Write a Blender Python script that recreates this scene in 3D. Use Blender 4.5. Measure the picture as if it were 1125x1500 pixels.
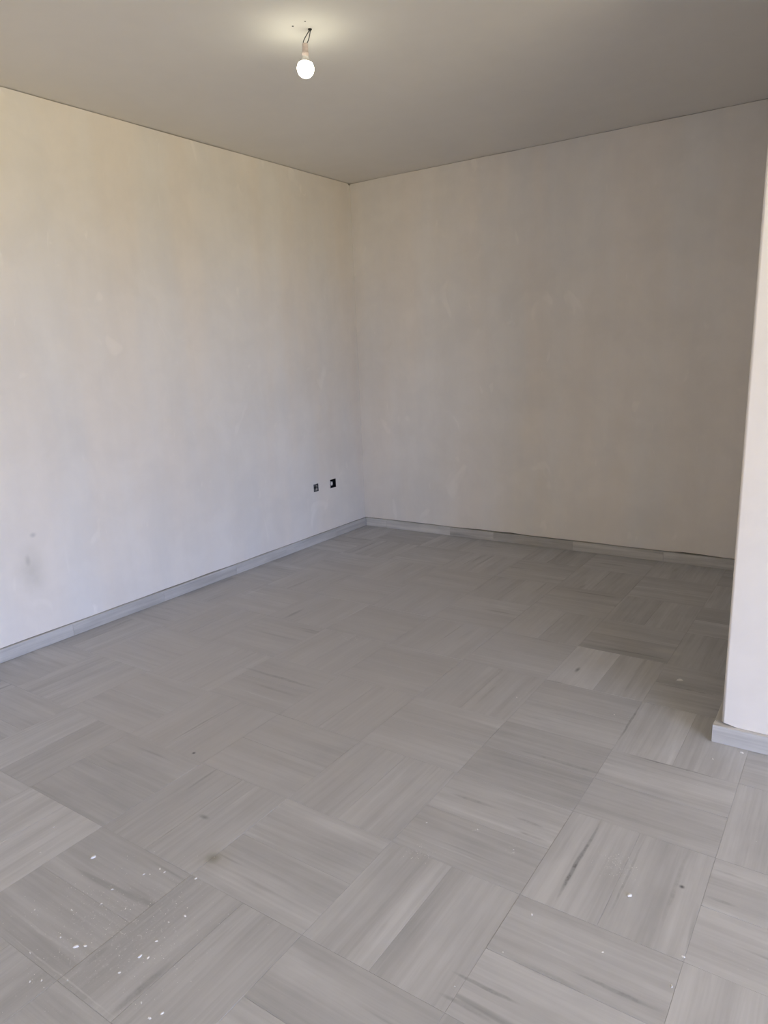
import bpy, bmesh, math, random
from mathutils import Vector, Matrix

for o in list(bpy.data.objects):
    bpy.data.objects.remove(o, do_unlink=True)
scene = bpy.context.scene
COL = scene.collection

# ------------------------------------------------------------------ camera
FPX = 1044.5                       # focal length in pixels of the 1125 wide frame
YAW, PITCH, ROLL = -0.600897, 0.220482, -0.0408566
cam_data = bpy.data.cameras.new('camera')
cam_data.sensor_fit = 'HORIZONTAL'
cam_data.sensor_width = 36.0
cam_data.lens = FPX / 1125.0 * 36.0
cam_data.clip_start = 0.05
cam = bpy.data.objects.new('camera', cam_data)
COL.objects.link(cam)
fwd = Vector((math.sin(YAW) * math.cos(PITCH), math.cos(YAW) * math.cos(PITCH), -math.sin(PITCH)))
rgt = Vector((math.cos(YAW), -math.sin(YAW), 0.0))
upv = rgt.cross(fwd)
r2 = math.cos(ROLL) * rgt + math.sin(ROLL) * upv
u2 = -math.sin(ROLL) * rgt + math.cos(ROLL) * upv
cam.matrix_world = Matrix(((r2.x, u2.x, -fwd.x, 3.37087), (r2.y, u2.y, -fwd.y, -4.6446),
                           (r2.z, u2.z, -fwd.z, 1.38705), (0, 0, 0, 1)))
scene.camera = cam

# ------------------------------------------------------------------ light
scene.view_settings.view_transform = 'Standard'
scene.view_settings.look = 'None'
scene.view_settings.gamma = 1.0
scene.view_settings.use_curve_mapping = False
scene.view_settings.exposure = 0.0

SKY_HIGH = (0.43, 0.62, 1.14)
SKY_LOW = (0.47, 0.65, 1.16)
GROUND = (0.98, 0.85, 0.57)
SKY_STRENGTH = 15.0
GROUND_LEVEL = 0.55
world = bpy.data.worlds.new('outdoor_sky')
scene.world = world
world.use_nodes = True
nt = world.node_tree
nt.nodes.clear()
wo = nt.nodes.new('ShaderNodeOutputWorld')
bg = nt.nodes.new('ShaderNodeBackground')
tc = nt.nodes.new('ShaderNodeTexCoord')
sx = nt.nodes.new('ShaderNodeSeparateXYZ')
mr = nt.nodes.new('ShaderNodeMapRange')
mr.inputs['From Min'].default_value = -1.0
mr.inputs['From Max'].default_value = 1.0
rp = nt.nodes.new('ShaderNodeValToRGB')
cr = rp.color_ramp
cr.elements[0].position = 0.0
cr.elements[0].color = tuple(c * GROUND_LEVEL for c in GROUND) + (1,)
cr.elements[1].position = 1.0
cr.elements[1].color = SKY_HIGH + (1,)
e = cr.elements.new(0.485); e.color = tuple(c * GROUND_LEVEL for c in GROUND) + (1,)
e = cr.elements.new(0.515); e.color = SKY_LOW + (1,)
bg.inputs['Strength'].default_value = SKY_STRENGTH
nt.links.new(tc.outputs['Generated'], sx.inputs[0])
nt.links.new(sx.outputs['Z'], mr.inputs['Value'])
nt.links.new(mr.outputs[0], rp.inputs[0])
nt.links.new(rp.outputs[0], bg.inputs['Color'])
nt.links.new(bg.outputs[0], wo.inputs['Surface'])

# ------------------------------------------------------------------ room measures (metres)
H = 2.6215                 # ceiling
BB = 0.0653                # skirting height
TK = 0.0166                # skirting thickness
XR, YF = 6.50, -8.50       # right wall with the balcony door, front wall behind the camera
PX, PY, PTILT = 3.0368, -2.1214, 0.00848   # corner of the projecting wall, slightly out of plumb
# balcony doors out of the picture: (wall, from, to, sill, head)
OPENINGS = [('right', -6.75, -3.55, 0.0, 2.30)]
M_ = 0.40
GX, GY = 2.3315, -1.5595   # tile grid origin

# a portal in the wide balcony door only tells the renderer where the sky is
def portal(w, h, mat):
    pd = bpy.data.lights.new('door_sky_portal', 'AREA')
    pd.shape = 'RECTANGLE'
    pd.size, pd.size_y = w, h
    pd.cycles.is_portal = True
    po = bpy.data.objects.new('door_sky_portal', pd)
    COL.objects.link(po)
    po.matrix_world = Matrix(mat)


for wl_, a_, b_, z0_, z1_ in OPENINGS:
    if wl_ == 'right': portal(b_ - a_, z1_ - z0_, ((0, 0, 1, XR + 0.16), (1, 0, 0, (a_ + b_) / 2), (0, 1, 0, (z0_ + z1_) / 2), (0, 0, 0, 1)))
    else: portal(b_ - a_, z1_ - z0_, ((-1, 0, 0, (a_ + b_) / 2), (0, 0, -1, YF - 0.16), (0, 1, 0, (z0_ + z1_) / 2), (0, 0, 0, 1)))


# ------------------------------------------------------------------ helpers
def mesh_obj(name, verts, faces, mat=None, parent=None, smooth=False):
    me = bpy.data.meshes.new(name)
    me.from_pydata(verts, [], faces)
    me.validate(clean_customdata=False)
    bm = bmesh.new(); bm.from_mesh(me)
    bmesh.ops.recalc_face_normals(bm, faces=bm.faces)
    bm.to_mesh(me); bm.free()
    if smooth:
        for p in me.polygons: p.use_smooth = True
    if mat: me.materials.append(mat)
    return link(name, me, parent)


def link(name, me, parent=None):
    o = bpy.data.objects.new(name, me)
    COL.objects.link(o)
    if parent: o.parent = parent
    return o


def empty(name, loc=(0, 0, 0)):
    o = bpy.data.objects.new(name, None)
    o.empty_display_size = 0.05
    COL.objects.link(o)
    o.location = loc
    return o


def bm_obj(name, bm, mat=None, parent=None, smooth=False):
    me = bpy.data.meshes.new(name)
    bm.to_mesh(me); bm.free()
    if smooth:
        for p in me.polygons: p.use_smooth = True
    if mat: me.materials.append(mat)
    return link(name, me, parent)


def box_data(x0, x1, y0, y1, z0, z1):
    v = [(x0, y0, z0), (x1, y0, z0), (x1, y1, z0), (x0, y1, z0), (x0, y0, z1), (x1, y0, z1), (x1, y1, z1), (x0, y1, z1)]
    f = [(0, 3, 2, 1), (4, 5, 6, 7), (0, 1, 5, 4), (1, 2, 6, 5), (2, 3, 7, 6), (3, 0, 4, 7)]
    return v, f


def box(name, x0, x1, y0, y1, z0, z1, mat=None, parent=None, bevel=0.0, seg=1):
    v, f = box_data(x0, x1, y0, y1, z0, z1)
    o = mesh_obj(name, v, f, mat, parent)
    if bevel:
        bm = bmesh.new(); bm.from_mesh(o.data)
        bmesh.ops.bevel(bm, geom=list(bm.edges), offset=bevel, segments=seg, affect='EDGES', profile=0.5)
        bm.to_mesh(o.data); bm.free()
    return o


def lathe(bm, prof, n=32):
    rings = []
    for r, z in prof:
        if r < 1e-6:
            rings.append([bm.verts.new((0, 0, z))])
        else:
            rings.append([bm.verts.new((r * math.cos(2 * math.pi * k / n), r * math.sin(2 * math.pi * k / n), z)) for k in range(n)])
    for a, b in zip(rings, rings[1:]):
        for k in range(n):
            k2 = (k + 1) % n
            if len(a) == 1 and len(b) == 1: continue
            if len(a) == 1: bm.faces.new((a[0], b[k], b[k2]))
            elif len(b) == 1: bm.faces.new((a[k], b[0], a[k2]))
            else: bm.faces.new((a[k], b[k], b[k2], a[k2]))
    bmesh.ops.recalc_face_normals(bm, faces=bm.faces)


def tube(bm, pts, r, n=8):
    pts = [Vector(p) for p in pts]
    rings = []
    for i, p in enumerate(pts):
        d = (pts[min(i + 1, len(pts) - 1)] - pts[max(i - 1, 0)]).normalized()
        a = d.orthogonal().normalized() if i == 0 else (rings_a - d * rings_a.dot(d)).normalized()
        rings_a = a
        b = d.cross(a)
        rings.append([bm.verts.new(p + r * (a * math.cos(2 * math.pi * k / n) + b * math.sin(2 * math.pi * k / n))) for k in range(n)])
    for a, b in zip(rings, rings[1:]):
        for k in range(n):
            bm.faces.new((a[k], a[(k + 1) % n], b[(k + 1) % n], b[k]))
    bm.faces.new(rings[0][::-1]); bm.faces.new(rings[-1])
    bmesh.ops.recalc_face_normals(bm, faces=bm.faces)


def tag(o, label, cat, group=None):
    o['label'] = label; o['category'] = cat
    if group: o['group'] = group
    return o


def struct(o):
    o['kind'] = 'structure'
    return o


# ------------------------------------------------------------------ materials
class NT:
    def __init__(self, name):
        self.m = bpy.data.materials.new(name)
        self.m.use_nodes = True
        self.t = self.m.node_tree
        self.b = self.t.nodes['Principled BSDF']
        self.out = self.t.nodes['Material Output']

    def diffuse(self):
        self.b.inputs['Roughness'].default_value = 1.0
        self.b.inputs['Specular IOR Level'].default_value = 0.0

    def n(self, typ, **kw):
        nd = self.t.nodes.new(typ)
        for k, v in kw.items(): setattr(nd, k, v)
        return nd

    def l(self, a, b): self.t.links.new(a, b)

    def val(self, sock, v):
        if hasattr(v, 'links'): self.l(v, sock)
        else: sock.default_value = v

    def math(self, op, a, b=0.0, c=None, clamp=False):
        nd = self.n('ShaderNodeMath', operation=op); nd.use_clamp = clamp
        self.val(nd.inputs[0], a); self.val(nd.inputs[1], b)
        if c is not None: self.val(nd.inputs[2], c)
        return nd.outputs[0]

    def vmath(self, op, a, b):
        nd = self.n('ShaderNodeVectorMath', operation=op)
        self.val(nd.inputs[0], a); self.val(nd.inputs[1], b)
        return nd.outputs['Value'] if op in ('DISTANCE', 'LENGTH', 'DOT_PRODUCT') else nd.outputs[0]

    def noise(self, vec, scale, detail=3.0, rough=0.55, dist=0.0):
        nd = self.n('ShaderNodeTexNoise')
        self.l(vec, nd.inputs['Vector'])
        nd.inputs['Scale'].default_value = scale
        nd.inputs['Detail'].default_value = detail
        nd.inputs['Roughness'].default_value = rough
        nd.inputs['Distortion'].default_value = dist
        return nd.outputs['Fac']

    def rng(self, v, a, b, c=0.0, d=1.0, smooth=True):
        nd = self.n('ShaderNodeMapRange')
        nd.interpolation_type = 'SMOOTHSTEP' if smooth else 'LINEAR'
        self.l(v, nd.inputs['Value'])
        for i, x in zip(('From Min', 'From Max', 'To Min', 'To Max'), (a, b, c, d)): nd.inputs[i].default_value = x
        return nd.outputs[0]

    def mix(self, f, a, b):
        nd = self.n('ShaderNodeMix', data_type='RGBA')
        self.val(nd.inputs['Factor'], f)
        self.val(nd.inputs['A'], a if hasattr(a, 'links') else tuple(a) + (1,))
        self.val(nd.inputs['B'], b if hasattr(b, 'links') else tuple(b) + (1,))
        return nd.outputs['Result']

    def scale_rgb(self, col, f):
        nd = self.n('ShaderNodeVectorMath', operation='SCALE')
        self.val(nd.inputs[0], col)
        self.val(nd.inputs['Scale'], f)
        return nd.outputs[0]

    def bump(self, h, strength, dist=0.01):
        nd = self.n('ShaderNodeBump')
        nd.inputs['Strength'].default_value = strength
        nd.inputs['Distance'].default_value = dist
        self.l(h, nd.inputs['Height'])
        self.l(nd.outputs[0], self.b.inputs['Normal'])

    def spot(self, pos, c, rad, squash=(1, 1, 1)):
        """soft round mark on the surface around a world point"""
        d = self.vmath('SUBTRACT', pos, tuple(c))
        d = self.vmath('MULTIPLY', d, tuple(squash))
        return self.rng(self.vmath('LENGTH', d, (0, 0, 0)), 0.0, rad, 1.0, 0.0)


def mat_plain(name, col, rough=0.6, metal=0.0):
    """plain colour with a faint noise variation"""
    k = NT(name)
    p = k.n('ShaderNodeTexCoord').outputs['Object']
    v = k.rng(k.noise(p, 60, 2), 0.3, 0.7, 0.9, 1.08)
    k.l(k.scale_rgb(tuple(col), v), k.b.inputs['Base Color'])
    k.b.inputs['Roughness'].default_value = rough
    k.b.inputs['Metallic'].default_value = metal
    return k.m


def mat_plaster(name, base, stain=True):
    k = NT(name)
    k.diffuse()
    p = k.n('ShaderNodeNewGeometry').outputs['Position']
    pv = k.vmath('MULTIPLY', p, (1.0, 1.0, 0.16))
    streak = k.rng(k.noise(pv, 7.0, 4, 0.6), 0.28, 0.72, -1, 1)
    broad = k.rng(k.noise(p, 1.1, 1, 0.5), 0.3, 0.7, -1, 1)
    cloud = k.rng(k.noise(p, 4.2, 4, 0.6, 0.4), 0.3, 0.7, -1, 1)
    patch = k.rng(k.noise(k.vmath('MULTIPLY', p, (1, 1, 0.6)), 5.5, 2, 0.55, 0.8), 0.66, 0.72)
    smear = k.rng(k.noise(k.vmath('MULTIPLY', p, (1, 1, 0.35)), 17.0, 2, 0.6, 1.2), 0.70, 0.77)
    f = k.math('MULTIPLY_ADD', streak, 0.014, 1.0)
    f = k.math('MULTIPLY_ADD', broad, 0.020, f)
    f = k.math('MULTIPLY_ADD', cloud, 0.022, f)
    f = k.math('MULTIPLY_ADD', patch, 0.045, f)
    f = k.math('MULTIPLY_ADD', smear, 0.045, f)
    warm = k.rng(k.noise(pv, 2.6, 2, 0.55), 0.35, 0.65)
    col = k.mix(warm, (base[0] * 1.012, base[1] * 0.995, base[2] * 0.975), (base[0] * 0.992, base[1] * 1.003, base[2] * 1.015))
    col = k.scale_rgb(col, f)
    if stain:
        wob = k.math('MULTIPLY_ADD', k.noise(p, 14, 3), 1.2, 0.4)
        s1 = k.math('MULTIPLY', k.spot(p, (0, -2.83, 0.40), 0.13, (1, 1.1, 0.7)), wob)
        s2 = k.math('MULTIPLY', k.spot(p, (0, -2.845, 0.455), 0.032, (1, 1.6, 0.8)), wob)
        s3 = k.math('MULTIPLY', k.spot(p, (0, -2.80, 0.575), 0.022, (1, 0.9, 1.2)), wob)
        col = k.mix(k.math('MULTIPLY', s1, 0.26, clamp=True), col, (0.42, 0.41, 0.34))
        col = k.mix(k.math('MULTIPLY', k.math('ADD', s2, s3), 0.32, clamp=True), col, (0.30, 0.30, 0.28))
    k.l(col, k.b.inputs['Base Color'])
    k.bump(k.noise(pv, 8.0, 2, 0.6), 0.16, 0.006)
    return k.m


def mat_ceiling():
    k = NT('ceiling_paint')
    k.diffuse()
    p = k.n('ShaderNodeNewGeometry').outputs['Position']
    a = k.rng(k.noise(p, 1.6, 3), 0.3, 0.7, -1, 1)
    b = k.rng(k.noise(p, 9, 3), 0.3, 0.7, -1, 1)
    f = k.math('MULTIPLY_ADD', a, 0.012, 1.0)
    f = k.math('MULTIPLY_ADD', b, 0.006, f)
    k.l(k.scale_rgb((0.865, 0.825, 0.752), f), k.b.inputs['Base Color'])
    return k.m


DARK_VEINS = [
    (2.8175, -2.985, 0.008, 0.17, 0.85), (2.818, -2.88, 0.006, 0.15, 0.55), (2.732, -2.14, 0.006, 0.19, 0.60), (3.064, -2.93, 0.009, 0.20, 0.30), (2.947, -2.95, 0.005, 0.21, 0.35),
    (2.78, -3.4575, 0.10, 0.007, 0.60), (3.03, -3.3155, 0.12, 0.008, 0.45), (2.95, -2.364, 0.20, 0.006, 0.65), (2.62, -2.525, 0.24, 0.011, 0.35),
    (2.60, -1.515, 0.18, 0.008, 0.55), (2.86, -1.77, 0.14, 0.012, 0.45), (1.31, -2.512, 0.27, 0.013, 0.38), (1.6075, -3.22, 0.007, 0.09, 0.40),
    (1.316, -2.99, 0.006, 0.16, 0.40), (2.118, -3.87, 0.014, 0.11, 0.45), (2.45, -2.867, 0.10, 0.010, 0.40), (2.64, -2.876, 0.06, 0.008, 0.35), (2.67, -2.930, 0.06, 0.007, 0.40),
    (2.09, -0.215, 0.14, 0.018, 0.40), (2.066, -0.72, 0.014, 0.07, 0.40), (0.84, -1.87, 0.016, 0.10, 0.45), (3.17, -2.918, 0.05, 0.008, 0.35), (3.17, -2.806, 0.05, 0.006, 0.30),
    (2.76, -3.523, 0.08, 0.008, 0.40), (2.88, -3.356, 0.11, 0.012, 0.30), (1.95, -3.867, 0.010, 0.05, 0.40), (2.37, -1.96, 0.05, 0.010, 0.35),
]
PALE_VEINS = [
    (2.67, -2.905, 0.08, 0.014, 0.35), (1.36, -2.680, 0.16, 0.007, 0.35), (1.80, -3.23, 0.006, 0.08, 0.45), (1.92, -3.946, 0.30, 0.003, 0.55), (1.75, -3.896, 0.18, 0.006, 0.40),
    (2.49, -3.105, 0.15, 0.004, 0.45), (0.31, -1.197, 0.13, 0.016, 0.35), (0.367, -1.70, 0.014, 0.14, 0.32), (2.17, -1.40, 0.016, 0.11, 0.35), (3.17, -2.954, 0.06, 0.010, 0.40),
    (2.87, -3.277, 0.07, 0.004, 0.40), (2.09, -3.75, 0.008, 0.10, 0.25), (1.96, -3.72, 0.006, 0.07, 0.35),
]


def mat_marble(name, base, dusty=True, vein=1.0):
    """grey banded marble, bands along the U axis of the piece"""
    k = NT(name)
    pos = k.n('ShaderNodeNewGeometry').outputs['Position']
    uv = k.n('ShaderNodeUVMap').outputs['UV']
    oi = k.n('ShaderNodeObjectInfo')
    cmb = k.n('ShaderNodeCombineXYZ')
    k.l(k.math('MULTIPLY', oi.outputs['Random'], 37.0), cmb.inputs[0])
    k.l(k.math('MULTIPLY', oi.outputs['Random'], 91.0), cmb.inputs[1])
    k.l(k.math('MULTIPLY', oi.outputs['Random'], 13.0), cmb.inputs[2])
    q = k.vmath('ADD', uv, cmb.outputs[0])
    band = k.rng(k.noise(k.vmath('MULTIPLY', q, (0.9, 11.0, 1)), 1.0, 3, 0.55, 0.15), 0.3, 0.7, -1, 1)
    fine = k.rng(k.noise(k.vmath('MULTIPLY', q, (2.2, 55.0, 1)), 1.0, 4, 0.65, 0.3), 0.28, 0.72, -1, 1)
    vn = k.rng(k.noise(k.vmath('MULTIPLY', q, (1.6, 22.0, 1)), 1.0, 2, 0.5, 0.25), 0.65, 0.76)
    pale = k.rng(k.noise(k.vmath('MULTIPLY', k.vmath('ADD', q, (5, 9, 3)), (1.3, 15.0, 1)), 1.0, 2, 0.5, 0.2), 0.60, 0.78)
    cloud = k.rng(k.noise(k.vmath('MULTIPLY', q, (5.0, 9.0, 1)), 1.0, 4, 0.6), 0.3, 0.7, -1, 1)
    f = k.math('MULTIPLY_ADD', band, 0.085 * vein, 1.0)
    f = k.math('MULTIPLY_ADD', fine, 0.075 * vein, f)
    f = k.math('MULTIPLY_ADD', cloud, 0.045, f)
    f = k.math('MULTIPLY_ADD', vn, -0.26 * vein, f)
    f = k.math('MULTIPLY_ADD', pale, 0.13 * vein, f)
    tone = k.math('MULTIPLY_ADD', oi.outputs['Random'], 0.12, 0.94)
    f = k.math('MULTIPLY', f, tone)
    col = k.scale_rgb(k.vmath('MULTIPLY', oi.outputs['Color'], tuple(base)), f)
    rough = 0.46
    if dusty:
        d1 = k.rng(k.noise(pos, 2.2, 5, 0.62, 0.3), 0.42, 0.74)
        d2 = k.rng(k.noise(pos, 34.0, 4, 0.7), 0.4, 0.75)
        dust = k.math('MULTIPLY', d1, k.math('MULTIPLY_ADD', d2, 0.5, 0.5))
        col = k.mix(k.math('MULTIPLY', dust, 0.30), col, (base[0] * 1.1, base[1] * 1.09, base[2] * 1.07))
        # film of plaster dust over the middle and left of the room, ragged at its edge
        film = k.math('MULTIPLY_ADD', k.noise(pos, 3.1, 4, 0.6), 0.9, -0.45)
        film = k.rng(k.math('ADD', k.vmath('LENGTH', k.vmath('MULTIPLY', k.vmath('SUBTRACT', pos, (1.25, -1.95, 0)), (0.72, 0.60, 0)), (0, 0, 0)), film), 0.45, 1.15, 0.62, 0.0)
        film = k.math('MULTIPLY', film, k.math('MULTIPLY_ADD', d2, 0.25, 0.85))
        col = k.mix(film, col, (base[0] * 1.07, base[1] * 1.025, base[2] * 0.98))
        # small flecks of dried plaster trodden into the floor
        fl = k.rng(k.noise(pos, 150.0, 2, 0.5), 0.735, 0.76)
        zone = k.rng(k.noise(pos, 1.7, 2), 0.52, 0.68)
        zone = k.math('MAXIMUM', zone, k.spot(pos, (1.90, -3.78, 0), 0.55))
        col = k.mix(k.math('MULTIPLY', fl, k.math('MULTIPLY', zone, 0.75)), col, (0.78, 0.78, 0.76))
        # scuffs of white plaster
        sc = None
        for c, r in (((2.914, -2.922, 0), 0.085), ((2.435, -3.167, 0), 0.06), ((1.327, -2.018, 0), 0.07), ((1.149, -2.356, 0), 0.09),
                     ((2.648, -3.012, 0), 0.05), ((1.95, -3.80, 0), 0.30), ((2.72, -2.13, 0), 0.06), ((2.52, -2.99, 0), 0.05)):
            s = k.spot(pos, c, r)
            sc = s if sc is None else k.math('MAXIMUM', sc, s)
        grit = k.rng(k.noise(pos, 85.0, 4, 0.7, 1.0), 0.56, 0.72)
        col = k.mix(k.math('MULTIPLY', k.math('MULTIPLY', sc, grit), 0.55), col, (0.74, 0.74, 0.73))
        # olive smear, dark smudges, pale blot
        col = k.mix(k.math('MULTIPLY', k.spot(pos, (1.934, -3.481, 0), 0.032), 0.55), col, (0.16, 0.14, 0.07))
        col = k.mix(k.math('MULTIPLY', k.spot(pos, (1.934, -3.481, 0), 0.085), 0.22), col, (0.25, 0.22, 0.13))
        col = k.mix(k.math('MULTIPLY', k.spot(pos, (1.770, -3.365, 0), 0.028, (1, 2.2, 1)), 0.55), col, (0.14, 0.14, 0.13))
        col = k.mix(k.math('MULTIPLY', k.spot(pos, (1.455, -3.129, 0), 0.010), 0.9), col, (0.06, 0.06, 0.06))
        col = k.mix(k.math('MULTIPLY', k.spot(pos, (3.078, -2.918, 0), 0.010), 0.9), col, (0.06, 0.06, 0.06))
        col = k.mix(k.math('MULTIPLY', k.spot(pos, (2.415, -1.805, 0), 0.030, (2.4, 0.8, 1)), 0.7), col, (0.10, 0.10, 0.10))
        col = k.mix(k.math('MULTIPLY', k.spot(pos, (2.696, -1.428, 0), 0.075, (0.8, 1.6, 1)), 0.5), col, (0.62, 0.60, 0.55))
        # single veins of the stone, dark then pale: (centre x, centre y, half size x, half size y, weight)
        wob = k.n('ShaderNodeTexNoise'); wob.inputs['Scale'].default_value = 9.0; wob.inputs['Detail'].default_value = 3.0
        k.l(pos, wob.inputs['Vector'])
        pw = k.vmath('ADD', pos, k.vmath('MULTIPLY', k.vmath('SUBTRACT', wob.outputs['Color'], (0.5, 0.5, 0.5)), (0.012, 0.012, 0)))
        for veins, tint in ((DARK_VEINS, (0.15, 0.15, 0.15)), (PALE_VEINS, (0.66, 0.66, 0.65))):
            acc = None
            for (vx, vy, hx, hy, wt) in veins:
                d = k.vmath('SUBTRACT', pw, (vx, vy, 0))
                d = k.vmath('LENGTH', k.vmath('MULTIPLY', d, (1 / hx, 1 / hy, 0)), (0, 0, 0))
                m = k.rng(d, 0.35, 1.0, wt, 0.0)
                acc = m if acc is None else k.math('MAXIMUM', acc, m)
            acc = k.math('MULTIPLY', acc, k.math('MULTIPLY_ADD', d2, 0.6, 0.55), clamp=True)
            col = k.mix(acc, col, tint)
    k.l(col, k.b.inputs['Base Color'])
    k.b.inputs['Roughness'].default_value = rough
    k.b.inputs['Specular IOR Level'].default_value = 0.35
    return k.m


WALL_RGB = (0.885, 0.838, 0.772)
M_WALL = mat_plaster('bare_plaster', WALL_RGB)
M_CEIL = mat_ceiling()
M_TILE = mat_marble('grey_marble_tile', (0.488, 0.484, 0.482))
M_SKIRT = mat_marble('grey_marble_skirting', (0.575, 0.555, 0.52), dusty=False, vein=1.4)
M_CORE = mat_plain('masonry', (0.07, 0.058, 0.045), 0.95)
M_GROUT = mat_plain('cement_grout', (0.44, 0.435, 0.42), 0.95)
M_CHIP = mat_plain('dried_plaster', (0.84, 0.82, 0.78), 0.9)
M_BOX = mat_plain('black_plastic', (0.008, 0.008, 0.009), 0.55)
M_GREYBOX = mat_plain('grey_plastic', (0.13, 0.13, 0.13), 0.7)
M_WHITEP = mat_plain('white_plastic', (0.72, 0.70, 0.68), 0.45)
M_HOLDER = mat_plain('lamp_holder_plastic', (0.62, 0.52, 0.48), 0.5)
M_WIRE = mat_plain('dark_wire', (0.05, 0.05, 0.045), 0.5)
M_COPPER = mat_plain('copper_strand', (0.45, 0.22, 0.10), 0.4, 0.8)
M_DARK = mat_plain('dark_hole', (0.03, 0.028, 0.022), 0.9)  # dark colour stands in for the shade inside ceiling holes
M_ALU = mat_plain('white_aluminium', (0.75, 0.75, 0.75), 0.4)
kb = NT('glowing_bulb')
lw = kb.n('ShaderNodeLayerWeight'); lw.inputs[0].default_value = 0.2
kb.b.inputs['Base Color'].default_value = (0.9, 0.9, 0.88, 1)
kb.b.inputs['Emission Color'].default_value = (1.0, 0.985, 0.80, 1)
BULB_STRENGTH = 26.0
kb.b.inputs['Emission Strength'].default_value = BULB_STRENGTH
M_BULB = kb.m

# ------------------------------------------------------------------ walls
rnd = random.Random(7)


def wobble(seed, step, lo, hi, ramp=None):
    """piecewise linear random function of u for ragged plaster edges"""
    r = random.Random(seed)
    tab = [r.random() for _ in range(400)]

    def fn(u):
        t = abs(u) / step
        i = int(t); w = t - i
        v = tab[i % 400] * (1 - w) + tab[(i + 1) % 400] * w
        g = lo + (hi - lo) * v * v
        return g * (ramp(u) if ramp else 1.0)
    return fn


def plaster_panel(name, place, us, zb, zt, depth, holes=(), parent=None):
    """plaster coat: front face on w=0, ragged lower and upper edge, holes (u0,u1,z0,z1), depth behind the face"""
    us = sorted(set([round(u, 5) for u in us] + [round(h[i], 5) for h in holes for i in (0, 1)]))
    V, F = [], []

    def quad(a, b, c, d):
        i = len(V)
        V.extend([place(*q) for q in (a, b, c, d)])
        F.append((i, i + 1, i + 2, i + 3))
    for u0, u1 in zip(us, us[1:]):
        um = (u0 + u1) / 2
        hs = [h for h in holes if h[0] - 1e-6 <= um <= h[1] + 1e-6]
        segs = []
        lo = (zb(u0), zb(u1))
        for h in sorted(hs, key=lambda h: h[2]):
            segs.append((lo, (h[2], h[2]))); lo = (h[3], h[3])
        segs.append((lo, (zt(u0), zt(u1))))
        for (a0, a1), (b0, b1) in segs:
            quad((u0, 0, a0), (u1, 0, a1), (u1, 0, b1), (u0, 0, b0))
            quad((u0, 0, a0), (u0, -depth, a0), (u1, -depth, a1), (u1, 0, a1))
            quad((u0, 0, b0), (u1, 0, b1), (u1, -depth, b1), (u0, -depth, b0))
            quad((u0, -depth, a0), (u0, -depth, b0), (u1, -depth, b1), (u1, -depth, a1))
    for u in (us[0], us[-1]):
        quad((u, 0, zb(u)), (u, 0, zt(u)), (u, -depth, zt(u)), (u, -depth, zb(u)))
    for h in holes:
        for u in (h[0], h[1]):
            quad((u, 0, h[2]), (u, 0, h[3]), (u, -depth, h[3]), (u, -depth, h[2]))
    me = bpy.data.meshes.new(name)
    me.from_pydata(V, [], F)
    bm = bmesh.new(); bm.from_mesh(me)
    bmesh.ops.remove_doubles(bm, verts=bm.verts, dist=1e-5)
    bmesh.ops.recalc_face_normals(bm, faces=bm.faces)
    bm.to_mesh(me); bm.free()
    me.materials.append(M_WALL)
    return link(name, me, parent)


def frange(a, b, s):
    n = max(1, int(round((b - a) / s)))
    return [a + (b - a) * i / n for i in range(n + 1)]


PD = 0.06
# electrical boxes sunk in the left wall: (y0, y1, z0, z1)
BOX_A = (-0.637, -0.581, 0.391, 0.449)
BOX_B = (-0.438, -0.369, 0.385, 0.451)
gl = wobble(3, 0.17, 0.0012, 0.0040)
tl_ = wobble(4, 0.23, 0.0016, 0.0040)
tl = lambda u: 0.011 if -0.02 < u < 0.001 else tl_(u)
wl = struct(plaster_panel('wall_left', lambda u, w, z: (w, u, z), frange(YF, -0.03, 0.06) + [-0.019, -0.012, 0.0],
                          lambda u: BB + gl(u), lambda u: H - tl(u), PD, (BOX_A, BOX_B)))
box('masonry', -0.24, -PD - 0.002, YF - 0.2, 0.2, -0.1, H + 0.001, M_CORE, wl)
gb = wobble(5, 0.13, 0.0032, 0.0100, lambda u: 0.45 + 0.55 * min(1.0, max(0.0, (u - 0.7) / 0.7)))
tb = wobble(6, 0.11, 0.0, 0.0026)
wb = struct(plaster_panel('wall_back', lambda u, w, z: (u, -w, z), frange(0.0, PX + 0.1, 0.045),
                          lambda u: BB + gb(u), lambda u: H - tb(u), PD))
box('masonry', -0.24, PX + 0.3, PD + 0.002, 0.24, -0.1, H + 0.001, M_CORE, wb)

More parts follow.
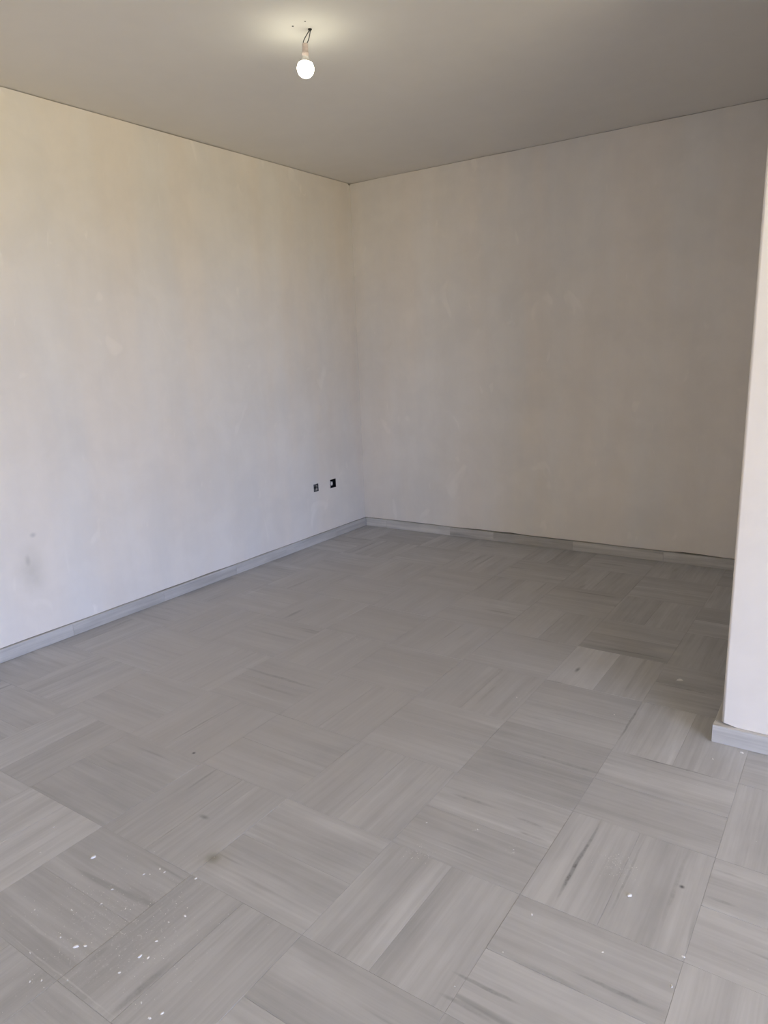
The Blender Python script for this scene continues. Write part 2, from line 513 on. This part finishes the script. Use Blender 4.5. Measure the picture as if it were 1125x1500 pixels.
# projecting wall on the right: its plaster corner is rounded and leans a touch
def projecting_wall():
    bm = bmesh.new()
    R = 0.010
    prof = [(PX, 0.0)]
    for k in range(7):
        a = math.pi + (math.pi / 2) * k / 6
        prof.append((PX + R + R * math.cos(a), PY + R + R * math.sin(a)))
    prof += [(x, PY) for x in frange(PX + 0.05, XR, 0.05)]
    prof += [(XR, 0.0)]
    zs = [None, 0.30, 0.9, 1.5, 2.1, H]
    gap = wobble(11, 0.05, 0.0008, 0.0040)
    rows = []
    for zi, z in enumerate(zs):
        row = []
        for (x, y) in prof:
            zz = BB + gap(x * 3 + y) if z is None else z
            if z is None and y < PY + 0.02 and x < PX + 0.03: zz = BB + 0.009
            t = PTILT * zz if x < PX + 1 else 0.0
            row.append(bm.verts.new((x + t, y, zz)))
        rows.append(row)
    for a, b in zip(rows, rows[1:]):
        for k in range(len(prof)):
            k2 = (k + 1) % len(prof)
            bm.faces.new((a[k], a[k2], b[k2], b[k]))
    bm.faces.new(rows[0][::-1]); bm.faces.new(rows[-1])
    bmesh.ops.recalc_face_normals(bm, faces=bm.faces)
    o = bm_obj('wall_right', bm, M_WALL)
    for pl in o.data.polygons:
        if abs(pl.normal.z) < 0.5 and pl.area < 0.04 and pl.center.x < PX + 0.03: pl.use_smooth = True
    return struct(o)


wr = projecting_wall()
box('masonry', PX + 0.045, XR, PY + 0.045, 0.0, -0.1, BB + 0.01, M_CORE, wr)

# far right wall with the balcony door, and the wall behind the camera (outside the picture, they close the room)
def holed_wall(name, side, u0, u1):
    w = struct(empty(name, (XR, YF, 0) if side == 'right' else (0, YF, 0)))

    def sec(a, b, z0, z1):
        if b - a < 1e-4 or z1 - z0 < 1e-4: return
        if side == 'right': box('wall_section', 0, 0.2, a - YF, b - YF, z0, z1, M_WALL, w)
        else: box('wall_section', a, b, -0.2, 0, z0, z1, M_WALL, w)
    at = u0
    for (sd, a, b, z0, z1) in sorted(o for o in OPENINGS if o[0] == side):
        sec(at, a, 0, H); sec(a, b, 0, z0); sec(a, b, z1, H)
        at = b
    sec(at, u1, 0, H)


holed_wall('wall_far_right', 'right', YF, PY + 0.02)
holed_wall('wall_front', 'front', 0.0, XR + 0.2)
for n, (sd, a, b, z0, z1) in enumerate(OPENINGS):
    win = struct(empty('window_%d' % (n + 1), (XR + 0.1, a, z0) if sd == 'right' else (a, YF - 0.1, z0)))
    dw, dh = b - a, z1 - z0
    for (u0, u1, q0, q1) in ((0, 0.05, 0, dh), (dw - 0.05, dw, 0, dh), (0.05, dw - 0.05, dh - 0.05, dh)):
        if sd == 'right': box('frame', -0.03, 0.03, u0, u1, q0, q1, M_ALU, win, 0.003)
        else: box('frame', u0, u1, -0.03, 0.03, q0, q1, M_ALU, win, 0.003)
    if sd == 'right': box('threshold', -0.10, 0.10, 0, dw, -0.02, 0.004, M_SKIRT, win)
    else: box('threshold', 0, dw, -0.10, 0.10, -0.02, 0.004, M_SKIRT, win)

# unseen slab added outside to keep the high sky off the door
struct(box('added_sky_blocker', XR + 0.2, XR + 2.4, -8.0, -2.0, 2.45, 2.62, M_CEIL))

# ceiling
cl = struct(box('ceiling', -0.24, XR + 0.2, YF - 0.2, 0.24, H + 0.0015, H + 0.18, M_CEIL))

# ------------------------------------------------------------------ floor of marble tiles
fl = struct(box('floor', -0.24, XR + 0.2, YF - 0.2, 0.24, -0.16, -0.0010, M_GROUT))
JG = 0.00045
TT = 0.018


def uv_box(name, lx, ly, z0, z1, mat, off=(0, 0), bev=0.0003):
    """piece centred on the origin, long axis X, UV in metres with U along X"""
    v, f = box_data(-lx / 2, lx / 2, -ly / 2, ly / 2, z0, z1)
    me = bpy.data.meshes.new(name)
    me.from_pydata(v, [], f)
    bm = bmesh.new(); bm.from_mesh(me)
    if bev:
        top = [e for e in bm.edges if all(w.co.z > z1 - 1e-6 for w in e.verts)]
        bmesh.ops.bevel(bm, geom=top, offset=bev, segments=1, affect='EDGES')
    uvl = bm.loops.layers.uv.new('UVMap')
    for fc in bm.faces:
        for lp in fc.loops:
            c = lp.vert.co
            lp[uvl].uv = (c.x + off[0], c.y + c.z + off[1])
    bm.to_mesh(me); bm.free()
    me.materials.append(mat)
    return me


TONE = {  # pieces the photo shows lighter or darker than their neighbours: (column, row, half)
    (0, 0, 0): 1.20, (0, 0, 1): 0.97, (0, 3, 0): 1.12, (0, 3, 1): 1.02, (0, 2, 0): 0.92, (0, 2, 1): 0.90,
    (1, 1, 0): 1.12, (1, 1, 1): 1.12, (1, 3, 0): 1.05, (1, 3, 1): 1.02, (0, 1, 0): 0.96, (0, 1, 1): 1.0, (1, 2, 0): 1.02, (1, 2, 1): 0.98,
    (1, 0, 0): 0.90, (1, 0, 1): 0.98, (0, -1, 0): 0.92, (0, -1, 1): 0.88, (-1, -1, 0): 1.08, (-1, -1, 1): 0.97,
    (2, 3, 0): 1.05, (1, 4, 0): 1.02, (1, 4, 1): 1.06, (2, 4, 0): 1.08, (2, 4, 1): 1.08, (-3, 5, 1): 1.10, (-3, 5, 0): 1.02,
    (-2, 5, 0): 0.92, (-2, 5, 1): 0.93, (-1, 0, 1): 1.05, (-2, -1, 0): 1.05, (1, -1, 0): 0.93, (1, -2, 0): 0.94,
}
full = uv_box('tile', M_ - 2 * JG, M_ / 2 - 2 * JG, -TT, 0.0, M_TILE)
inv = cam.matrix_world.inverted()


def in_view(x, y, mx=1.25):
    c = inv @ Vector((x, y, 0))
    if c.z > -0.2: return False
    u = FPX * c.x / -c.z / 562.5
    v = FPX * c.y / -c.z / 750
    return abs(u) < mx and abs(v) < mx


XMAX = XR
rects = []
for i in range(-6, 11):
    for j in range(-4, 18):
        vert = (i + j) % 2 == 0 and (i, j) != (0, 2)
        x0, y1 = GX + i * M_, GY - j * M_
        for hf in (0, 1):
            if vert: r = (x0 + hf * M_ / 2, x0 + (hf + 1) * M_ / 2, y1 - M_, y1)
            else: r = (x0, x0 + M_, y1 - (hf + 1) * M_ / 2, y1 - hf * M_ / 2)
            q = (max(r[0], 0.001), min(r[1], XMAX - 0.001), max(r[2], YF + 0.001), min(r[3], -0.001))
            if q[1] - q[0] < 0.012 or q[3] - q[2] < 0.012: continue
            if q[0] > PX + 0.02 and q[2] > PY - 0.01: continue
            rects.append(((i, j, hf), vert, r, q))
far = []
trnd = random.Random(21)
for key, vert, r, q in rects:
    seen = any(in_view(x, y) for x in (q[0], (q[0] + q[1]) / 2, q[1]) for y in (q[2], (q[2] + q[3]) / 2, q[3]))
    if not seen:
        far.append((vert, q)); continue
    dz = trnd.uniform(-0.0003, 0.0003)
    cx, cy = (q[0] + q[1]) / 2, (q[2] + q[3]) / 2
    if r == q: me = full
    else:
        lx, ly = q[1] - q[0] - 2 * JG, q[3] - q[2] - 2 * JG
        me = uv_box('tile', ly if vert else lx, lx if vert else ly, -TT, 0.0, M_TILE)
    o = link('tile', me, fl)
    o.location = (cx, cy, dz)
    o.rotation_euler = (0, 0, (math.pi / 2 if vert else 0) + (math.pi if trnd.random() < 0.5 else 0))
    t = TONE.get(key, 1.0)
    o.color = (t, t, t, 1)
# the rest of the floor, out of the picture, is one piece of small change
V, F, UVs = [], [], []
for vert, q in far:
    v, f = box_data(q[0] + JG, q[1] - JG, q[2] + JG, q[3] - JG, -TT, 0.0)
    b = len(V); V += v; F += [tuple(a + b for a in ff) for ff in f]
    ou, ov = trnd.uniform(0, 50), trnd.uniform(0, 50)
    for ff in f:
        for a in ff:
            x, y, z = v[a]
            UVs.append((y + ou, x + ov) if vert else (x + ou, y + ov))
if V:
    me = bpy.data.meshes.new('tile_field')
    me.from_pydata(V, [], F)
    ul = me.uv_layers.new(name='UVMap')
    for n, c in enumerate(UVs): ul.data[n].uv = c
    me.materials.append(M_TILE)
    o = link('tile_field', me, fl)
    o['kind'] = 'stuff'

# ------------------------------------------------------------------ skirting
def skirting(name, along, joints, fixed, out, parent_loc):
    """marble strips end to end; along = 'x' or 'y', fixed = wall plane, out = direction into the room (+1/-1)"""
    root = struct(empty(name, parent_loc))
    for n, (a, b) in enumerate(zip(joints, joints[1:])):
        L = b - a - 0.0012
        me = uv_box('skirting_strip', L, TK + 0.02, 0.0008, BB + rnd.uniform(-0.0007, 0.0007), M_SKIRT, (n * 7.3, n * 3.1), 0.0016)
        o = link('skirting_strip', me, root)
        mid = (a + b) / 2
        w = fixed + out * ((TK - 0.02) / 2 + rnd.uniform(-0.0008, 0.0008))
        loc = Vector((mid, w, 0)) if along == 'x' else Vector((w, mid, 0))
        o.location = loc - root.location
        if along == 'y': o.rotation_euler = (0, 0, math.pi / 2)
        t = 1.0 + rnd.uniform(-0.10, 0.10)
        o.color = (t, t, t, 1)
    return root


skirting('baseboard_left', 'y', [YF, -8.07, -7.47, -6.87, -6.27, -5.67, -5.07, -4.47, -3.87, -3.27, -2.67, -2.08, -1.49, -1.0, -0.42, 0.0], 0.0, 1, (0, YF / 2, 0))
skirting('baseboard_back', 'x', [TK + 0.001, 0.22, 0.80, 1.163, 1.761, 2.356, 2.956, PX - TK - 0.010], 0.0, -1, (1.5, 0, 0))
OV = 0.024
skirting('baseboard_right', 'x', [PX - OV, PX + 0.576, PX + 1.18, PX + 1.78, PX + 2.38, PX + 2.98, XR - 0.001], PY, -1, (PX, PY, 0))
side = skirting('baseboard_recess', 'y', [PY + 0.021, PY + 0.62, PY + 1.22, PY + 1.82, -TK - 0.002], PX - (OV - TK), -1, (PX, PY / 2, 0))

# ------------------------------------------------------------------ bare bulb
HX, HY = 1.4345, -2.1929
BX, BY = 1.4120, -2.2083
lamp = empty('pendant_bulb', (HX, HY, H))
tag(lamp, 'glowing bare light bulb hanging by two wires from the ceiling', 'light bulb')
# local frame of holder and bulb: leans slightly
TOPZ = 2.5725 - H
axis_top = Vector((BX - HX + 0.004, BY - HY + 0.003, TOPZ))
lean = Matrix.Rotation(math.radians(3.0), 4, 'Y')
frame = Matrix.Translation(axis_top) @ lean


def lamp_part(name, prof, mat, parent=lamp, n=32):
    bm = bmesh.new(); lathe(bm, prof, n)
    bm.transform(frame)
    o = bm_obj(name, bm, mat, parent, True)
    m = o.modifiers.new('edge', 'EDGE_SPLIT'); m.split_angle = math.radians(40)
    return o


holder = lamp_part('lamp_holder', [(0, 0), (0.0105, 0), (0.0118, -0.002), (0.0120, -0.030), (0.0132, -0.031), (0.0140, -0.033), (0.0140, -0.038),
                                   (0.0125, -0.040), (0.0125, -0.048), (0.0, -0.048)], M_HOLDER)
lamp_part('bulb_collar', [(0.0, -0.042), (0.0122, -0.042), (0.0128, -0.047), (0.0140, -0.0530), (0.0185, -0.0590), (0.0240, -0.0660), (0.0, -0.0660)], M_WHITEP)
gp = []
R = 0.0330
for k in range(29):
    a = math.pi * k / 28
    gp.append((R * math.sin(a), -0.0870 + 0.0335 * math.cos(a)))
prof = [(0.0, -0.0650), (0.0235, -0.0650)] + [(r, z) for r, z in gp if z < -0.0665]
prof[-1] = (0.0, prof[-1][1])
lamp_part('bulb_globe', prof, M_BULB, n=40)
ht = frame.to_translation()
for s, bend in ((-1, (-0.006, -0.004)), (1, (0.003, 0.004))):
    e = frame @ Vector((0.0068 * s * 0.83, 0.0068 * s * 0.56, 0.001))
    top = Vector((0.0015 * s, 0.001 * s, -0.002))
    k1 = top.lerp(e, 0.35) + Vector((bend[0] * 0.4, bend[1] * 0.4, -0.002))
    k2 = top.lerp(e, 0.75) + Vector((bend[0], bend[1], 0.0))
    pts = []
    for q in range(13):
        t = q / 12
        a = top.lerp(k1, t); b = k1.lerp(k2, t); c = k2.lerp(e, t)
        ab = a.lerp(b, t); bc = b.lerp(c, t)
        pts.append(ab.lerp(bc, t))
    bm = bmesh.new(); tube(bm, pts, 0.0018, 8)
    bm_obj('wire', bm, M_WIRE, lamp, True)
# ring hook and a dark disc painted as the shaded hole of the wires
bm = bmesh.new()
lathe(bm, [(0.0, -0.0004), (0.0055, -0.0004), (0.0062, -0.0014), (0.0075, -0.0014), (0.0080, 0.001), (0.0, 0.001)], 20)
bm_obj('outlet_ring', bm, M_DARK, lamp)
bm = bmesh.new()
pts = [(0.005 * math.cos(a), 0.0035 * math.sin(a), -0.003 - 0.002 * math.sin(a / 2)) for a in [math.pi * 1.9 * k / 16 for k in range(17)]]
tube(bm, pts, 0.0011, 6)
bm_obj('hook', bm, M_WIRE, lamp, True)
for (x, y, r) in ((1.3993, -2.2530, 0.0042), (1.4616, -2.2540, 0.0032)):
    bm = bmesh.new()
    lathe(bm, [(0.0, -0.0008), (r * 0.6, -0.0008), (r, 0.0), (r, 0.004), (0, 0.004)], 10)
    o = bm_obj('anchor_hole_disc', bm, M_DARK, cl)  # solid dark disc, painted as the shade of a small anchor hole
    o.location = (x, y, H + 0.0015)

# ------------------------------------------------------------------ electrical boxes in the left wall
def wall_box(name, hole, mat, label, wallmat):
    y0, y1, z0, z1 = hole
    root = empty(name, (0, (y0 + y1) / 2, z0))
    tag(root, label, 'wall box')
    w, h = (y1 - y0) / 2 - 0.0004, z1 - z0 - 0.0008
    d, t = 0.048, 0.0016
    V, F = [], []
    for b in ((-d, -d + t, -w, w, 0, h), (-d + t, 0.0006, -w, -w + t, 0, h), (-d + t, 0.0006, w - t, w, 0, h),
              (-d + t, 0.0006, -w + t, w - t, 0, t), (-d + t, 0.0006, -w + t, w - t, h - t, h)):
        v, f = box_data(*b); n = len(V)
        V += v; F += [tuple(a + n for a in ff) for ff in f]
    o = mesh_obj('back_box', V, F, mat, root)
    o.location = (0, 0, 0.0004)
    return root, w, h


ra, w, h = wall_box('electrical_box', BOX_A, M_GREYBOX, 'grey recessed wall box stuffed with wires, farther from the room corner', M_GREYBOX)
# plaster smeared over the lower part, bundle of wires, terminal block
bm = bmesh.new()
vs = []
NY, NZ = 8, 8
pr = random.Random(5)
for a in range(NY + 1):
    for b in range(NZ + 1):
        yy = -w + 0.002 + (2 * w - 0.004) * a / NY
        zz = 0.002 + (h - 0.004) * b / NZ
        vs.append(bm.verts.new((-0.016 - 0.012 * (b / NZ) ** 2 + pr.uniform(-0.004, 0.004), yy, zz)))
for a in range(NY):
    for b in range(NZ):
        i = a * (NZ + 1) + b
        bm.faces.new((vs[i], vs[i + NZ + 1], vs[i + NZ + 2], vs[i + 1]))
bm_obj('mortar_fill', bm, mat_plain('grey_mortar', (0.26, 0.25, 0.235), 0.9), ra)
for n, (pts, m) in enumerate((
        ([(-0.02, -0.018, 0.05), (-0.008, -0.012, 0.044), (-0.004, -0.002, 0.036), (-0.010, 0.006, 0.028), (-0.02, 0.010, 0.02)], M_WIRE),
        ([(-0.02, 0.018, 0.048), (-0.007, 0.012, 0.038), (-0.005, 0.0, 0.022), (-0.012, -0.012, 0.012), (-0.02, -0.016, 0.006)], M_WIRE),
        ([(-0.02, 0.004, 0.052), (-0.006, 0.008, 0.050), (-0.004, 0.016, 0.040), (-0.012, 0.020, 0.030)], M_WHITEP))):
    bm = bmesh.new(); tube(bm, pts, 0.0018, 6)
    bm_obj('wire', bm, m, ra, True)
box('terminal_block', -0.012, -0.003, 0.004, 0.020, 0.008, 0.024, mat_plain('pale_grey_plastic', (0.38, 0.37, 0.36), 0.6), ra, 0.001)
box('terminal_block', -0.014, -0.004, -0.020, -0.006, 0.024, 0.034, M_BOX, ra, 0.001)

rb, w, h = wall_box('electrical_box', BOX_B, M_BOX, 'black open wall box with a white connector inside, nearer the room corner', M_BOX)
o = box('connector', -0.020, 0.0015, -0.024, -0.006, 0.020, 0.048, mat_plain('bright_plastic', (0.88, 0.87, 0.85), 0.4), rb, 0.0015)
for q, zc in enumerate((0.026, 0.040)):
    box('contact_slot', 0.0008, 0.0019, -0.017, -0.012, zc - 0.002, zc + 0.002, M_BOX, o)
for pts in ([(-0.044, 0.010, 0.05), (-0.020, 0.016, 0.044), (-0.010, 0.008, 0.034), (-0.012, -0.005, 0.032)],
            [(-0.044, 0.016, 0.012), (-0.018, 0.020, 0.018), (-0.010, 0.010, 0.026), (-0.012, -0.005, 0.028)]):
    bm = bmesh.new(); tube(bm, pts, 0.0016, 6)
    bm_obj('wire', bm, M_WIRE, rb, True)

# ------------------------------------------------------------------ bits of plaster on the floor
def chip_mesh(seed, n=7):
    r = random.Random(seed)
    bm = bmesh.new()
    lo, hi = [], []
    for k in range(n):
        a = 2 * math.pi * (k + r.uniform(-0.3, 0.3)) / n
        q = r.uniform(0.75, 1.1)
        lo.append(bm.verts.new((math.cos(a) * q, math.sin(a) * q * 0.62, 0.0)))
        s = r.uniform(0.55, 0.85)
        hi.append(bm.verts.new((math.cos(a) * q * s, math.sin(a) * q * 0.62 * s, r.uniform(0.32, 0.6))))
    for k in range(n):
        k2 = (k + 1) % n
        bm.faces.new((lo[k], lo[k2], hi[k2], hi[k]))
    bm.faces.new(lo[::-1]); bm.faces.new(hi)
    bmesh.ops.recalc_face_normals(bm, faces=bm.faces)
    me = bpy.data.meshes.new('plaster_chip')
    bm.to_mesh(me); bm.free()
    me.materials.append(M_CHIP)
    return me


CHIPS = [chip_mesh(s) for s in (1, 2, 3, 4)]
crn = random.Random(9)


def chip(x, y, size, label, group=None, rot=None):
    o = link('plaster_chip', CHIPS[crn.randrange(4)])
    o.location = (x, y, 0.0004)
    size *= 0.88
    o.scale = (size, size, size * 0.8)
    o.rotation_euler = (0, 0, crn.uniform(0, 6.28) if rot is None else rot)
    tag(o, label, 'debris', group)


chip(2.972, -3.019, 0.0095, 'white curled plaster flake on the pale tile at lower right')
chip(2.816, -1.702, 0.0165, 'flat whitish plaster chip on the shaded floor left of the projecting wall', None, 0.3)
chip(3.113, -2.165, 0.0075, 'white plaster bit on the floor in front of the right skirting', None, 0.0)
chip(3.037, -2.253, 0.0045, 'faint white plaster bit just below the end of the right skirting')
chip(2.290, -2.172, 0.0055, 'lone white plaster speck in the middle of the floor')
chip(1.632, -3.660, 0.0105, 'largest long white plaster crumb among the debris at lower left', None, 0.9)
chip(1.881, -3.878, 0.0085, 'white plaster crumb beside a twin at the left foot of the debris patch', None, 0.8)
chip(1.898, -3.865, 0.0060, 'right one of two neighbouring crumbs at the left foot of the debris patch')
chip(2.041, -3.813, 0.0070, 'round white plaster crumb below the densest debris at lower left')
chip(1.955, -3.563, 0.0055, 'white crumb right of and below the olive floor stain')
chip(2.035, -3.670, 0.0058, 'white crumb at the right end of the debris patch')
chip(2.210, -3.885, 0.0058, 'topmost of three white crumbs at the bottom edge of the picture')
chip(2.196, -3.908, 0.0055, 'lowest of three white crumbs at the bottom edge of the picture')
chip(3.128, -3.146, 0.0060, 'white plaster bit on the tile corner at lower right', None, 0.1)
chip(3.124, -3.240, 0.0048, 'white plaster bit below the tile corner at lower right')
chip(2.784, -3.208, 0.0055, 'thin white plaster bit below the tip of the long dark vein')
SMALL = [(1.817, -3.628), (1.832, -3.619), (1.838, -3.59), (1.86, -3.592), (1.791, -3.71), (1.811, -3.758), (1.762, -3.813), (1.677, -3.864),
         (1.881, -3.735), (2.015, -3.706), (1.821, -3.881), (1.403, -3.641), (1.477, -3.729), (2.061, -3.805), (2.038, -3.762), (2.038, -3.869),
         (1.88, -3.995), (1.9, -3.978), (1.952, -3.946), (2.149, -3.893), (1.801, -3.949)]
for x, y in SMALL:
    chip(x, y, crn.uniform(0.0036, 0.0052), 'tiny white plaster crumb in the debris patch at lower left', 'plaster crumbs at lower left')
for x, y in [(2.771, -3.35), (2.968, -3.229), (2.719, -3.491), (2.521, -2.985), (2.377, -3.035), (2.648, -3.012), (2.667, -2.117)]:
    chip(x, y, crn.uniform(0.0028, 0.0040), 'tiny plaster speck scattered on the right half of the floor', 'plaster specks on the right of the floor')
# finest grit, nobody could count it
V, F = [], []
for n in range(420):
    if n < 300: x, y = crn.gauss(1.90, 0.13), crn.gauss(-3.78, 0.11)
    elif n < 360: x, y = crn.gauss(2.914, 0.035), crn.gauss(-2.922, 0.03)
    elif n < 390: x, y = crn.gauss(1.327, 0.03), crn.gauss(-2.018, 0.03)
    else: x, y = crn.gauss(2.435, 0.03), crn.gauss(-3.167, 0.03)
    s = crn.uniform(0.0006, 0.0015) * (1.2 if crn.random() < 0.15 else 1)
    b = len(V); a0 = crn.uniform(0, 6.28)
    for k in range(4):
        V.append((x + s * math.cos(a0 + k * 1.57), y + s * crn.uniform(0.6, 1) * math.sin(a0 + k * 1.57), 0.0003))
    V.append((x, y, 0.0003 + s * 0.8))
    F += [(b, b + 1, b + 4), (b + 1, b + 2, b + 4), (b + 2, b + 3, b + 4), (b + 3, b, b + 4), (b + 3, b + 2, b + 1, b)]
g = mesh_obj('plaster_grit', V, F, M_CHIP)
g['kind'] = 'stuff'
tag(g, 'fine white plaster grit strewn over the marble floor', 'grit')
